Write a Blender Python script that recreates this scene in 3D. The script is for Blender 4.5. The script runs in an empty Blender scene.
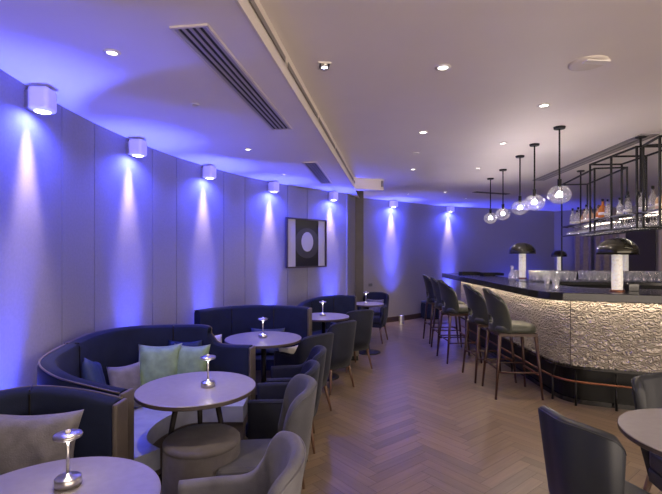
import bpy, bmesh, math, random
from mathutils import Vector, Matrix
random.seed(7)
PI=math.pi
S=bpy.context.scene
C=S.collection
E=1.5; F=441.0; HZ=252.0
HL=2.44; HM=2.60
# ---------------------------------------------------------------- materials
def mat(name,col,rough=.5,metal=0.,emit=None,es=0.,bump=None,var=0.,vscale=20.,spec=.5,sheen=0.,coat=0.):
    m=bpy.data.materials.new(name); m.use_nodes=True
    nt=m.node_tree; N=nt.nodes; L=nt.links; b=N['Principled BSDF']
    b.inputs['Base Color'].default_value=(*col,1); b.inputs['Roughness'].default_value=rough
    b.inputs['Metallic'].default_value=metal; b.inputs['Specular IOR Level'].default_value=spec
    b.inputs['Sheen Weight'].default_value=sheen; b.inputs['Coat Weight'].default_value=coat
    if sheen: b.inputs['Sheen Roughness'].default_value=.4
    if emit: b.inputs['Emission Color'].default_value=(*emit,1); b.inputs['Emission Strength'].default_value=es
    tc=N.new('ShaderNodeTexCoord')
    n=N.new('ShaderNodeTexNoise'); n.inputs['Scale'].default_value=vscale; n.inputs['Detail'].default_value=4
    L.new(tc.outputs['Object'],n.inputs['Vector'])
    if var:
        r=N.new('ShaderNodeValToRGB'); r.color_ramp.elements[0].position=.3; r.color_ramp.elements[1].position=.7
        r.color_ramp.elements[0].color=(*[c*(1-var) for c in col],1); r.color_ramp.elements[1].color=(*[min(1,c*(1+var)) for c in col],1)
        L.new(n.outputs['Fac'],r.inputs['Fac']); L.new(r.outputs['Color'],b.inputs['Base Color'])
    if bump:
        n2=N.new('ShaderNodeTexNoise'); n2.inputs['Scale'].default_value=bump[0]; n2.inputs['Detail'].default_value=3
        L.new(tc.outputs['Object'],n2.inputs['Vector'])
        bp=N.new('ShaderNodeBump'); bp.inputs['Strength'].default_value=bump[1]; bp.inputs['Distance'].default_value=.004
        L.new(n2.outputs['Fac'],bp.inputs['Height']); L.new(bp.outputs['Normal'],b.inputs['Normal'])
    return m
def glass(name,tint=(1,1,1),edge=.5,base=.06,rough=.03,dif=0,dcol=(1,1,1)):
    m=bpy.data.materials.new(name); m.use_nodes=True; nt=m.node_tree; N=nt.nodes; L=nt.links
    N.remove(N['Principled BSDF']); o=N['Material Output']
    t=N.new('ShaderNodeBsdfTransparent'); t.inputs[0].default_value=(*tint,1)
    g=N.new('ShaderNodeBsdfGlossy'); g.inputs['Roughness'].default_value=rough; g.inputs['Color'].default_value=(1,1,1,1)
    lw=N.new('ShaderNodeLayerWeight'); lw.inputs['Blend'].default_value=.35
    mr=N.new('ShaderNodeMapRange'); mr.inputs['To Min'].default_value=base; mr.inputs['To Max'].default_value=edge
    mx=N.new('ShaderNodeMixShader'); L.new(lw.outputs['Facing'],mr.inputs['Value']); L.new(mr.outputs['Result'],mx.inputs['Fac'])
    L.new(t.outputs[0],mx.inputs[1]); L.new(g.outputs[0],mx.inputs[2]); L.new(mx.outputs[0],o.inputs['Surface'])
    if dif:
        d=N.new('ShaderNodeBsdfTranslucent'); d.inputs[0].default_value=(*dcol,1); d2=N.new('ShaderNodeBsdfDiffuse'); d2.inputs[0].default_value=(*dcol,1)
        ad=N.new('ShaderNodeMixShader'); L.new(d.outputs[0],ad.inputs[1]); L.new(d2.outputs[0],ad.inputs[2])
        m2=N.new('ShaderNodeMixShader'); m2.inputs[0].default_value=dif; L.new(mx.outputs[0],m2.inputs[1]); L.new(ad.outputs[0],m2.inputs[2]); L.new(m2.outputs[0],o.inputs['Surface'])
    return m
M={}
M['wall']=mat('wall_fabric',(.235,.225,.275),.85,var=.05,vscale=60,bump=(300,.3))
M['wallgap']=mat('wall_gap',(.10,.09,.10),.9)
M['farwall']=mat('far_wall_fabric',(.25,.235,.26),.85,var=.04,vscale=50)
M['ceil']=mat('ceiling_plaster',(.80,.75,.735),.75,var=.015,vscale=3)
M['ceilgloss']=mat('ceiling_satin_paint',(.80,.745,.72),.6,var=.02,vscale=2,bump=(3,.5))
M['fascia']=mat('fascia_paint',(.72,.66,.60),.6)
M['navy']=mat('navy_velvet',(.008,.012,.034),.8,var=.2,vscale=9,bump=(250,.3),sheen=.03,spec=.2)
M['taupe']=mat('taupe_leather',(.10,.082,.07),.5,var=.12,vscale=12,bump=(180,.2))
M['greyvel']=mat('grey_velvet',(.15,.148,.165),.7,var=.18,vscale=10,bump=(250,.35),sheen=.12,spec=.3)
M['darkgrey']=mat('dark_grey_fabric',(.013,.015,.028),.75,var=.15,vscale=10,bump=(250,.3),sheen=.08,spec=.25)
M['leather']=mat('slate_leather',(.018,.021,.028),.45,var=.12,vscale=7,bump=(220,.15))
M['seatlit']=mat('lit_seat_fabric',(.30,.32,.40),.75,var=.1,vscale=12,bump=(250,.3))  # pale bluish tone has the lamp light on the sofa seat painted in
M['pouf']=mat('taupe_suede',(.115,.105,.108),.8,var=.15,vscale=14,bump=(250,.3),sheen=.1,spec=.25)
M['green']=mat('sage_velvet',(.20,.30,.19),.6,var=.25,vscale=16,bump=(200,.3),sheen=.3)
M['greycush']=mat('grey_cushion',(.17,.16,.175),.75,var=.22,vscale=18,bump=(150,.5),sheen=.3)
M['blue']=mat('blue_cushion',(.010,.025,.10),.7,var=.2,vscale=14)
M['white']=mat('white_cushion',(.58,.55,.52),.8,var=.08,vscale=14)
M['slatecush']=mat('slate_cushion',(.055,.07,.12),.75,var=.15,vscale=14)
M['olive']=mat('olive_leather',(.032,.036,.029),.42,var=.15,vscale=10,bump=(150,.25),sheen=.1)
M['walnut']=mat('walnut_wood',(.042,.015,.010),.4,var=.3,vscale=25)
M['legdark']=mat('dark_wood',(.012,.008,.007),.5,spec=.25,var=.2,vscale=25)
M['legbrown']=mat('brown_wood',(.10,.05,.03),.45,var=.2,vscale=25)
M['tabletop']=mat('tabletop_laminate',(.26,.24,.245),.34,var=.06,vscale=30)
M['edge']=mat('table_edge',(.06,.045,.042),.45)
M['black']=mat('black_metal',(.006,.0055,.006),.45,spec=.25)
M['blackgloss']=mat('black_gloss',(.010,.010,.011),.12,coat=.5)
M['plinth']=mat('plinth_black',(.005,.005,.005),.35,spec=.25,bump=(3,.2))
M['counter']=mat('counter_stone',(.009,.009,.011),.2,var=.5,vscale=14)
M['copper']=mat('copper_rail',(.22,.09,.05),.4,metal=.8)
M['steel']=mat('brushed_steel',(.62,.60,.60),.28,metal=1.,bump=(400,.1))
M['lampwhite']=mat('white_fixture',(.78,.75,.72),.5)
M['marble']=mat('pale_ribbed_glass',(.75,.74,.72),.3,var=.25,vscale=45,bump=(90,1.),emit=(1,.9,.78),es=.25)
M['dome']=mat('dark_bronze_dome',(.035,.034,.022),.13,metal=.7,coat=.6)
M['bulb']=mat('bulb_warm',(1,.9,.8),.4,emit=(1,.88,.72),es=12)
M['bulbcool']=mat('bulb_cool',(1,1,1),.4,emit=(.85,.88,1),es=14)
M['led']=mat('led_strip_warm',(1,.9,.75),.4,emit=(1,.80,.58),es=22)
M['ledshelf']=mat('led_shelf',(1,.9,.75),.4,emit=(1,.84,.66),es=16)
M['downlight']=mat('downlight_lens',(1,1,1),.4,emit=(1,.95,.88),es=9)
M['bluelens']=mat('blue_lens',(.3,.3,1),.4,emit=(.2,.25,1),es=4)
M['dimlens']=mat('unlit_lens',(.55,.52,.52),.3)
M['ventslat']=mat('vent_slat',(.42,.38,.38),.45,metal=.3)
M['ventdark']=mat('vent_dark',(.03,.028,.03),.8)
M['ventlight']=mat('slot_vent_grey',(.22,.20,.20),.6)
M['baseboard']=mat('brown_skirting',(.05,.03,.025),.5)
M['pillar']=mat('pillar_bronze',(.10,.085,.085),.55,var=.08,vscale=6)
M['curtain']=mat('taupe_curtain',(.26,.21,.20),.85,var=.1,vscale=20)
M['doordark']=mat('dark_panel',(.035,.026,.03),.6)
M['cream']=mat('cream_panel',(.45,.38,.32),.7)
M['artblack']=mat('art_black',(.012,.012,.014),.35)
M['artgrey']=mat('art_grey',(.26,.25,.27),.5)
M['artlight']=mat('art_pale',(.46,.45,.48),.5)
M['artmid']=mat('art_charcoal',(.05,.05,.055),.4)
M['socket']=mat('socket_grey',(.10,.10,.11),.5)
M['clear']=glass('clear_glass',(.97,.97,.98),.55,.07)
M['drink']=glass('drinking_glass',(.93,.94,.96),.8,.16,.10,.08)
M['globe']=glass('globe_glass',(.95,.95,.98),.6,.05,.06,.012)
M['amber']=glass('amber_spirit',(.9,.5,.2),.6,.1,.08,.55,(.9,.38,.10)); M['honey']=glass('pale_gold_spirit',(.98,.8,.6),.6,.1,.08,.55,(.95,.70,.45)); M['clearb']=glass('clear_bottle_glass',(.9,.92,.94),.8,.16,.08,.2); M['darkb']=glass('dark_bottle_glass',(.25,.28,.28),.6,.1,.08,.25,(.03,.05,.06))
M['labelp']=mat('paper_label',(.75,.72,.66),.7)
# lit relief panel of the bar front
def relief():
    m=mat('carved_bar_panel',(.62,.55,.48),.5); nt=m.node_tree; N=nt.nodes; L=nt.links; b=N['Principled BSDF']
    tc=N.new('ShaderNodeUVMap'); mp=N.new('ShaderNodeMapping'); mp.inputs['Scale'].default_value=(1.15,1,1)
    L.new(tc.outputs['UV'],mp.inputs['Vector'])
    w=N.new('ShaderNodeTexWave'); w.wave_type='BANDS'; w.bands_direction='Y'; w.inputs['Scale'].default_value=10
    w.inputs['Distortion'].default_value=8; w.inputs['Detail'].default_value=.6; w.inputs['Detail Scale'].default_value=2.4
    L.new(mp.outputs[0],w.inputs['Vector'])
    bp=N.new('ShaderNodeBump'); bp.inputs['Strength'].default_value=1; bp.inputs['Distance'].default_value=.04
    L.new(w.outputs['Fac'],bp.inputs['Height']); L.new(bp.outputs['Normal'],b.inputs['Normal'])
    return m
M['relief']=relief()
def oak():
    m=mat('oak_herringbone',(.3,.2,.15),.33); nt=m.node_tree; N=nt.nodes; L=nt.links; b=N['Principled BSDF']
    at=N.new('ShaderNodeAttribute'); at.attribute_name='tint'
    uv=N.new('ShaderNodeUVMap'); mp=N.new('ShaderNodeMapping'); mp.inputs['Scale'].default_value=(3,45,1); L.new(uv.outputs[0],mp.inputs[0])
    n=N.new('ShaderNodeTexNoise'); n.inputs['Scale'].default_value=1; n.inputs['Detail'].default_value=5; L.new(mp.outputs[0],n.inputs['Vector'])
    r=N.new('ShaderNodeValToRGB'); r.color_ramp.elements[0].position=.3; r.color_ramp.elements[1].position=.75
    r.color_ramp.elements[0].color=(.82,.80,.78,1); r.color_ramp.elements[1].color=(1.1,1.08,1.05,1)
    L.new(n.outputs['Fac'],r.inputs['Fac'])
    mx=N.new('ShaderNodeMixRGB'); mx.blend_type='MULTIPLY'; mx.inputs[0].default_value=1
    L.new(at.outputs['Color'],mx.inputs[1]); L.new(r.outputs[0],mx.inputs[2]); L.new(mx.outputs[0],b.inputs['Base Color'])
    return m
M['oak']=oak()
# ---------------------------------------------------------------- helpers
def new_bm(): return bmesh.new()
def link(name,bm,m,parent=None,smooth=False,bevel=0,subs=0,loc=None,rot=None,autosmooth=True):
    me=bpy.data.meshes.new(name)
    bmesh.ops.recalc_face_normals(bm,faces=bm.faces)
    bm.to_mesh(me); bm.free()
    ms=m if isinstance(m,(list,tuple)) else [m]
    for x in ms: me.materials.append(x)
    if smooth:
        for p in me.polygons: p.use_smooth=True
    o=bpy.data.objects.new(name,me); C.objects.link(o)
    if parent: o.parent=parent
    if loc: o.location=loc
    if rot: o.rotation_euler=rot
    if bevel:
        b=o.modifiers.new('bev','BEVEL'); b.width=bevel; b.segments=3; b.limit_method='ANGLE'; b.angle_limit=.6
    if subs:
        s=o.modifiers.new('sub','SUBSURF'); s.levels=subs; s.render_levels=subs
    return o
def thing(name,label,cat,loc=(0,0,0),rz=0,group=None):
    o=bpy.data.objects.new(name,None); C.objects.link(o); o.empty_display_size=.1
    o.location=loc; o.rotation_euler=(0,0,rz); tag(o,label,cat,group); return o
def tag(o,label,cat,group=None,kind=None):
    o['label']=label; o['category']=cat
    if group: o['group']=group
    if kind: o['kind']=kind
    return o
def struct(o): o['kind']='structure'; return o
def copy_tree(o,parent=None):
    c=o.copy(); C.objects.link(c)
    if parent: c.parent=parent
    for ch in list(o.children): copy_tree(ch,c)
    return c
def place(o,loc,rz=None,label=None,group=None,scale=None):
    o.location=loc
    if rz is not None: o.rotation_euler=(0,0,rz)
    if label: o['label']=label
    if group: o['group']=group
    if scale: o.scale=(scale,)*3
    return o
def box(bm,c,s,rz=0,mi=0):
    r=bmesh.ops.create_cube(bm,size=1.0)
    mt=Matrix.Translation(c)@Matrix.Rotation(rz,4,'Z')@Matrix.Diagonal((*s,1))
    bmesh.ops.transform(bm,matrix=mt,verts=r['verts'])
    for f in {f for v in r['verts'] for f in v.link_faces}: f.material_index=mi
def tube(bm,a,b,r0,r1=None,n=10,mi=0):
    a=Vector(a); b=Vector(b); r1=r0 if r1 is None else r1
    d=(b-a); q=d.to_track_quat('Z','Y').to_matrix().to_4x4()
    r=bmesh.ops.create_cone(bm,cap_ends=True,segments=n,radius1=r0,radius2=r1,depth=d.length)
    bmesh.ops.transform(bm,matrix=Matrix.Translation((a+b)/2)@q,verts=r['verts'])
    for f in {f for v in r['verts'] for f in v.link_faces}: f.material_index=mi
def bar(bm,a,b,w):
    a=Vector(a); b=Vector(b); d=b-a; q=d.to_track_quat('Z','Y').to_matrix().to_4x4()
    r=bmesh.ops.create_cube(bm,size=1.0)
    bmesh.ops.transform(bm,matrix=Matrix.Translation((a+b)/2)@q@Matrix.Diagonal((w,w,d.length+w*.9,1)),verts=r['verts'])
def lathe(bm,prof,n=28,c=(0,0,0),mi=0,closed=False):
    rings=[]
    for r,z in prof:
        if r<1e-5: rings.append([bm.verts.new((c[0],c[1],c[2]+z))])
        else: rings.append([bm.verts.new((c[0]+r*math.cos(2*PI*i/n),c[1]+r*math.sin(2*PI*i/n),c[2]+z)) for i in range(n)])
    for a,b in zip(rings,rings[1:]):
        for i in range(n):
            j=(i+1)%n
            if len(a)==1 and len(b)==1: continue
            if len(a)==1: f=bm.faces.new((a[0],b[i],b[j]))
            elif len(b)==1: f=bm.faces.new((a[i],a[j],b[0]))
            else: f=bm.faces.new((a[i],a[j],b[j],b[i]))
            f.material_index=mi
def tubepath(bm,pts,r0,n=8):
    pts=[Vector(p) for p in pts]; rings=[]
    for i,p in enumerate(pts):
        t=(pts[min(i+1,len(pts)-1)]-pts[max(i-1,0)]).normalized(); a=t.cross(Vector((0,0,1)))
        a=a.normalized() if a.length>1e-4 else Vector((1,0,0)); b=a.cross(t)
        rings.append([bm.verts.new(p+a*r0*math.cos(2*PI*k/n)+b*r0*math.sin(2*PI*k/n)) for k in range(n)])
    for a,b in zip(rings,rings[1:]):
        for k in range(n): bm.faces.new((a[k],a[(k+1)%n],b[(k+1)%n],b[k]))
    bm.faces.new(rings[0]); bm.faces.new(rings[-1])
def smooth_path(pts,k=8):
    out=[]; n=len(pts); P=[Vector(p) for p in pts]
    for i in range(n-1):
        p0=P[i-1] if i else P[0]*2-P[1]; p1=P[i]; p2=P[i+1]; p3=P[i+2] if i+2<n else P[-1]*2-P[-2]
        for s in range(k):
            t=s/k
            out.append(.5*((2*p1)+(p2-p0)*t+(2*p0-5*p1+4*p2-p3)*t*t+(3*p1-p0-3*p2+p3)*t**3))
    out.append(P[-1]); return out
def sweep(bm,path,prof,caps=True,mi=0,uv=None):
    """path: Vectors (x,y[,ztop]); prof(i,p)-> list of (offset to the left of travel, z)"""
    n=len(path); rings=[]
    for i,p in enumerate(path):
        a=path[max(i-1,0)]; b=path[min(i+1,n-1)]
        t=Vector((b[0]-a[0],b[1]-a[1])).normalized()
        nrm=Vector((-t.y,t.x))
        if 0<i<n-1:
            t1=Vector((p[0]-a[0],p[1]-a[1])).normalized(); k=max(.6,t1.dot(t))
        else: k=1
        rings.append([bm.verts.new((p[0]+nrm.x*o/k,p[1]+nrm.y*o/k,z)) for o,z in prof(i,p)])
    m=len(rings[0])
    for a,b in zip(rings,rings[1:]):
        for j in range(m):
            f=bm.faces.new((a[j],a[(j+1)%m],b[(j+1)%m],b[j])); f.material_index=mi
    if caps:
        bm.faces.new(rings[0][::-1]); bm.faces.new(rings[-1])
    return rings
def sheet(bm,path,z0,z1,off=0,uvs=False,mi=0):
    L=bm.loops.layers.uv.verify() if uvs else None
    vs=[];s=0
    for i,p in enumerate(path):
        a=path[max(i-1,0)]; b=path[min(i+1,len(path)-1)]
        t=Vector((b[0]-a[0],b[1]-a[1])).normalized(); nx,ny=-t.y*off,t.x*off
        if i: s+=(Vector(p[:2])-Vector(path[i-1][:2])).length
        vs.append((bm.verts.new((p[0]+nx,p[1]+ny,z0)),bm.verts.new((p[0]+nx,p[1]+ny,z1)),s))
    for a,b in zip(vs,vs[1:]):
        f=bm.faces.new((a[0],b[0],b[1],a[1])); f.material_index=mi
        if L:
            for lp,(u,v) in zip(f.loops,((a[2],z0),(b[2],z0),(b[2],z1),(a[2],z1))): lp[L].uv=(u,v)
def poly(bm,pts,z0,z1):
    a=[bm.verts.new((x,y,z0)) for x,y in pts]; b=[bm.verts.new((x,y,z1)) for x,y in pts]
    bm.faces.new(a); bm.faces.new(b)
    for i in range(len(pts)):
        j=(i+1)%len(pts); bm.faces.new((a[i],a[j],b[j],b[i]))
def off_path(path,o):
    out=[]
    for i,p in enumerate(path):
        a=path[max(i-1,0)]; b=path[min(i+1,len(path)-1)]
        t=Vector((b[0]-a[0],b[1]-a[1])).normalized(); out.append(Vector((p[0]-t.y*o,p[1]+t.x*o)))
    return out
def light(name,kind,loc,energy,col,target=None,parent=None,size=.05,spot=60,blend=.5,**k):
    l=bpy.data.lights.new(name,kind); l.energy=energy; l.color=col
    if kind=='AREA': l.size=size
    else: l.shadow_soft_size=size
    if kind=='SPOT': l.spot_size=math.radians(spot); l.spot_blend=blend
    for a,b in k.items(): setattr(l,a,b)
    o=bpy.data.objects.new(name,l); C.objects.link(o); o.location=loc
    if target is not None:
        o.rotation_euler=(Vector(target)-Vector(loc)).to_track_quat('-Z','Y').to_euler()
    if parent: o.parent=parent
    return o
# ---------------------------------------------------------------- plan of the curved wall
def circ(p,q,r):
    ax,ay=p;bx,by=q;cx,cy=r
    d=2*(ax*(by-cy)+bx*(cy-ay)+cx*(ay-by))
    ux=((ax*ax+ay*ay)*(by-cy)+(bx*bx+by*by)*(cy-ay)+(cx*cx+cy*cy)*(ay-by))/d
    uy=((ax*ax+ay*ay)*(cx-bx)+(bx*bx+by*by)*(ax-cx)+(cx*cx+cy*cy)*(bx-ax))/d
    return ux,uy,math.hypot(ax-ux,ay-uy)
lamps=[(-1.635,2.50),(-1.57,3.64),(-1.31,4.76),(-.755,5.84),(.04,6.78)]
cx,cy,R0=circ(lamps[0],lamps[2],lamps[4])
RW=R0+.085
def wp(ang,r=None): r=r or RW; return Vector((cx+r*math.cos(ang),cy+r*math.sin(ang)))
def ang_of(p): return math.atan2(p[1]-cy,p[0]-cx)%(2*PI)
A1=ang_of((.25,7.12)); A0=ang_of((-1.5,-1.6))   # decreasing angle with depth
lamp_ang=[ang_of(p) for p in lamps]
# ---------------------------------------------------------------- floor
bm=new_bm(); tint=bm.loops.layers.float_color.new('tint'); uvl=bm.loops.layers.uv.verify()
W=.085; n=6; Lp=W*n; g=.0012
rot=Matrix.Rotation(math.radians(45-6),2)
inv=rot.inverted()
def plank(x,y,w,h,horiz):
    c=rot@Vector((x+w/2,y+h/2))
    if not(-2.9<c.x<9.5 and -2.2<c.y<13.2): return
    pts=[(x+g,y+g),(x+w-g,y+g),(x+w-g,y+h-g),(x+g,y+h-g)]
    vs=[bm.verts.new((*(rot@Vector(p)),0.0)) for p in pts]
    f=bm.faces.new(vs); k=random.gauss(1,.10); hsh=random.uniform(-.02,.02)
    col=(.165*k+hsh*.25,.122*k,.086*k-hsh*.2,1); ou=random.uniform(0,50)
    for lp,p in zip(f.loops,pts):
        lp[tint]=col
        lp[uvl].uv=((p[0]-x if horiz else p[1]-y)+ou,(p[1]-y if horiz else p[0]-x)+ou*3)
for a in range(-30,30):
    for k in range(-170,260):
        bx,by=(a*n+k)*W,(-a*n+k)*W
        plank(bx,by,Lp,W,True); plank(bx+Lp,by+W-Lp,W,Lp,False)
for f in bm.faces: f.material_index=0
vs=[bm.verts.new(p) for p in ((-3.2,-2.4,-.003),(10,-2.4,-.003),(10,13.5,-.003),(-3.2,13.5,-.003))]
f=bm.faces.new(vs); f.material_index=1
for p in ((0,0),): pass
me=bpy.data.meshes.new('floor'); bm.to_mesh(me); bm.free(); me.materials.append(M['oak']); me.materials.append(M['baseboard'])
fl=bpy.data.objects.new('floor',me); C.objects.link(fl); struct(fl)
# ---------------------------------------------------------------- walls
bm=new_bm()
seams=[]
a=A1-.0
angs=[]
seam_set=[]
for i in range(len(lamp_ang)-1):
    m_=(lamp_ang[i]+lamp_ang[i+1])/2; dd=(lamp_ang[i]-lamp_ang[i+1])
    seam_set+= [m_+dd*.2, m_-dd*.12]
step=lamp_ang[0]-lamp_ang[1]
seam_set+=[lamp_ang[0]+step*k for k in (.45,.8,1.5,2.2)]
seam_set=[s for s in seam_set if A1<s<A0]+[A0,A1]; seam_set.sort()
gp=.0009
for s0,s1 in zip(seam_set,seam_set[1:]):
    k=max(3,int((s1-s0)/.03))
    path=[wp(s0+gp+(s1-s0-2*gp)*i/k) for i in range(k+1)]
    sweep(bm,path,lambda i,p:[(0,0),(0,HL+.2),(-.03,HL+.2),(-.03,0)])
o=link('wall_left',bm,M['wall']); struct(o)
bm=new_bm(); sheet(bm,[wp(A1+(A0-A1)*i/40,RW+.035) for i in range(41)],0,HM+.1)
o=link('wall_left_backing',bm,M['wallgap']); o.parent=bpy.data.objects['wall_left']; o.name='seam_backing'
bm=new_bm(); path=[wp(A1+(A0-A1)*i/40) for i in range(41)]
sweep(bm,path,lambda i,p:[(0,0),(0,.08),(.012,.08),(.012,0)] )
struct(link('baseboard_left',bm,M['baseboard']))
# far wall
farp=smooth_path([(-.2,8.45),(.45,8.85),(.99,9.24),(1.6,9.68),(2.3,10.27),(3.1,10.72),(4.2,11.15),(5.2,11.55),(6.05,11.95)],6)
bm=new_bm(); sweep(bm,farp,lambda i,p:[(0,0),(0,HM+.02),(.12,HM+.02),(.12,0)])
struct(link('wall_back',bm,M['farwall'],smooth=False))
bm=new_bm(); sweep(bm,farp,lambda i,p:[(0,0),(0,.11),(-.02,.11),(-.02,0)])
struct(link('baseboard_back',bm,M['baseboard']))
# short pale panel between pillar and far wall
bm=new_bm(); 
# return wall between the curved wall end and the pillar
e=wp(A1)
bm.free(); bm=new_bm(); box(bm,((e.x+.44)/2-.02,(e.y+7.85)/2,HM/2),(.05,7.9-e.y+.02,HM),rz=-.235)
struct(link('wall_return',bm,M['wall']))
# pillar
bm=new_bm(); box(bm,(.50,7.87,HM/2),(.145,.24,HM)); struct(link('pillar_trim',bm,M['pillar'],bevel=.006)); bpy.data.objects['pillar_trim'].name='trim_1'
# right wall with curtain recess
def rw(t): return Vector((6.05+2.5*t,11.95-3*t))
bm=new_bm(); sweep(bm,[rw(0),rw(.5),rw(1.0),Vector((8.55,4)),Vector((8.55,-2.2))],lambda i,p:[(0,0),(0,HM+.02),(.12,HM+.02),(.12,0)])
struct(link('wall_right',bm,M['farwall']))
# dark opening on right wall and cream strip
def panel_on_right(t0,t1,z1,th,m,nm):
    a,b=rw(t0),rw(t1); c=(a+b)/2; d=b-a; rz=math.atan2(d.y,d.x); nn=Vector((d.y,-d.x)).normalized()
    bm=new_bm(); c=c+nn*(th/2+.002); box(bm,(c.x,c.y,z1/2),(d.length,th,z1),rz); return struct(link(nm,bm,m))
panel_on_right(.435,.585,2.3,.05,M['doordark'],'door_1')
panel_on_right(.60,.74,2.55,.04,M['cream'],'trim_2')
panel_on_right(.40,.43,2.55,.06,M['cream'],'trim_3')
def curtain(t0,t1,label):
    a,b=rw(t0),rw(t1); d=(b-a); nn=Vector((d.y,-d.x)).normalized(); L=d.length; k=int(L/.018)
    path=[a+d*(i/k)+nn*(.12+.035*math.sin(i*.62)+.01*math.sin(i*.17)) for i in range(k+1)]
    bm=new_bm(); sweep(bm,path,lambda i,p:[(0,.02),(0,2.55),(.006,2.55),(.006,.02)])
    o=link('curtain',bm,M['curtain'],smooth=True); tag(o,label,'curtain'); return o
curtain(.14,.245,'taupe floor-length curtain nearest the blue corner behind the bar')
curtain(.262,.385,'taupe floor-length curtain nearest the dark doorway behind the bar')
# ---------------------------------------------------------------- ceilings
SF=[(-.62,.2),(-.36,1.64),(.345,6.55)]   # soffit edge line
d_=Vector((.345+.36,6.55-1.64)).normalized()
p_near=Vector((-.36,1.64))-d_*4.0
bm=new_bm()
e_=Vector((.345,6.55)); NN=36
arc=[wp(A0+(A1-A0)*i/NN,RW+.03) for i in range(NN+1)]
lin=[Vector((p_near.x,p_near.y)).lerp(e_,min(1,i/(NN-4))) if i<=NN-4 else e_.lerp(Vector((.50,7.7)),(i-NN+4)/4) for i in range(NN+1)]
for i in range(NN):
    for z in (HL,HL+.12): bm.faces.new([bm.verts.new((q.x,q.y,z)) for q in (arc[i],arc[i+1],lin[i+1],lin[i])])
bmesh.ops.remove_doubles(bm,verts=bm.verts,dist=1e-5)
struct(link('ceiling_lounge',bm,M['ceil'])); bpy.data.objects['ceiling_lounge'].name='ceiling'
bm=new_bm(); poly(bm,[(-3.2,-2.4),(10,-2.4),(10,13.5),(-3.2,13.5)],HM,HM+.05)
o=link('ceiling',bm,M['ceilgloss']); struct(o)
# fascia with lip, linear slot and end box
fp=[Vector((p_near.x,p_near.y)),Vector((.345,6.55))]
bm=new_bm()
sweep(bm,fp,lambda i,p:[(0,HL-.004),(-.012,HL-.004),(-.012,HL+.05),(-.004,HL+.05),(-.004,HM),(0,HM)])
nrm=Vector((d_.y,-d_.x))
struct(link('trim_4',bm,M['fascia']))
bm=new_bm()
a=fp[0]+nrm*.008
for k in range(7):
    q0=Vector((-.36,1.64))+d_*(-1.2+k*1.0)+nrm*.009; q1=q0+d_*.93
    if k>4 and False: continue
    sweep(bm,[q0,q1],lambda i,p:[(0,HL+.075),(-.004,HL+.075),(-.004,HL+.105),(0,HL+.105)])
o=link('fascia_slot',bm,M['ventlight']); o.parent=bpy.data.objects['trim_4']
bm=new_bm(); poly(bm,[(.335,6.52),(.80,6.70),(.80,6.85),(.33,6.70)],HL-.006,HM); struct(link('trim_5',bm,M['fascia'],bevel=.004))
bm=new_bm(); box(bm,(.775,6.685,HM-.07),(.03,.03,.09),rz=.35); o=link('sensor_box',bm,M['ventlight'])
tag(o,'small grey sensor box at the end of the ceiling beam','sensor')
# ceiling fixtures
def grille(x0,y0,x1,y1,w0,z,label,ns=5):
    a=Vector((x0,y0)); b=Vector((x1,y1)); d=b-a; c=(a+b)/2; rz=math.atan2(d.y,d.x)
    t=thing('ceiling_vent',label,'vent',(c.x,c.y,z),rz,'slatted ceiling vents')
    L=d.length; bm=new_bm()
    for s in (-1,1): box(bm,(0,s*(w0/2),-.004),(L,.012,.010)); box(bm,(s*L/2,0,-.004),(.012,w0+.012,.010))
    link('vent_frame',bm,M['fascia'],t)
    bm=new_bm(); box(bm,(0,0,-.0015),(L,w0,.002)); link('vent_backing',bm,M['ventdark'],t)
    bm=new_bm()
    for i in range(ns):
        y=-w0/2+w0*(i+.5)/ns; box(bm,(0,y,-.005),(L-.01,w0/ns*.42,.006))
    link('vent_slats',bm,M['ventslat'],t); return t
grille(-.59,1.83,-.378,3.36,.155,HL,'long slatted ceiling vent in the lower lounge ceiling nearest the camera')
grille(-.225,4.6,-.065,6.0,.15,HL,'second slatted ceiling vent in the lower lounge ceiling, beside the beam end')
# long slot vent over bar
def slot(x0,y0,x1,y1,w,z,label,m):
    a=Vector((x0,y0)); b=Vector((x1,y1)); d=b-a; c=(a+b)/2; rz=math.atan2(d.y,d.x)
    t=thing('slot_vent',label,'vent',(c.x,c.y,z),rz); bm=new_bm(); box(bm,(0,0,-.004),(d.length,w,.008)); link('vent_frame',bm,M['ventlight'],t)
    bm=new_bm()
    for s in (-1,1): box(bm,(0,s*w*.2,-.009),(d.length*.97,w*.22,.003))
    link('vent_slot',bm,m,t)
slot(3.17,6.75,2.97,4.1,.17,HM,'long grey linear slot vent in the ceiling over the bar',M['ventslat'])
slot(2.62,8.05,3.35,8.35,.12,HM,'short dark slot vent in the ceiling near the far wall',M['ventdark'])
def downlight(px,py,z,lab,lit=True,r=.035,e=14,proto=[]):
    d=F*(z-E)/(HZ-py); x=(px-331)/F*d
    t=thing('downlight',lab,'ceiling light',(x,d,z),0,'round recessed ceiling downlights')
    bm=new_bm(); lathe(bm,[(r*.8,-.001),(r*1.3,-.001),(r*1.35,-.004),(r*.95,-.009),(r*.8,-.004)],24); link('trim_ring',bm,M['lampwhite'],t,smooth=True)
    bm=new_bm(); lathe(bm,[(0,-.003),(r*.85,-.003)],24); link('lens',bm,M['downlight'] if lit else M['dimlens'],t)
    if lit and e: light('lamp_glow','SPOT',(0,0,-.02),e*1.9,(1,.80,.58),(0,0,-1),t,size=.03,spot=95,blend=.8)
    return t
downlight(112,52,HL,'lit downlight in the lounge ceiling nearest the camera, above the first wall lamps',e=26,r=.028)
downlight(195,104,HL,'unlit small round fitting in the lounge ceiling beside the long vent',False,r=.02)
downlight(248,149,HL,'lit downlight in the lounge ceiling between the two slatted vents',e=9,r=.028)
downlight(284,174,HL,'small downlight in the lounge ceiling left of the farther slatted vent',e=8,r=.022)
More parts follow.
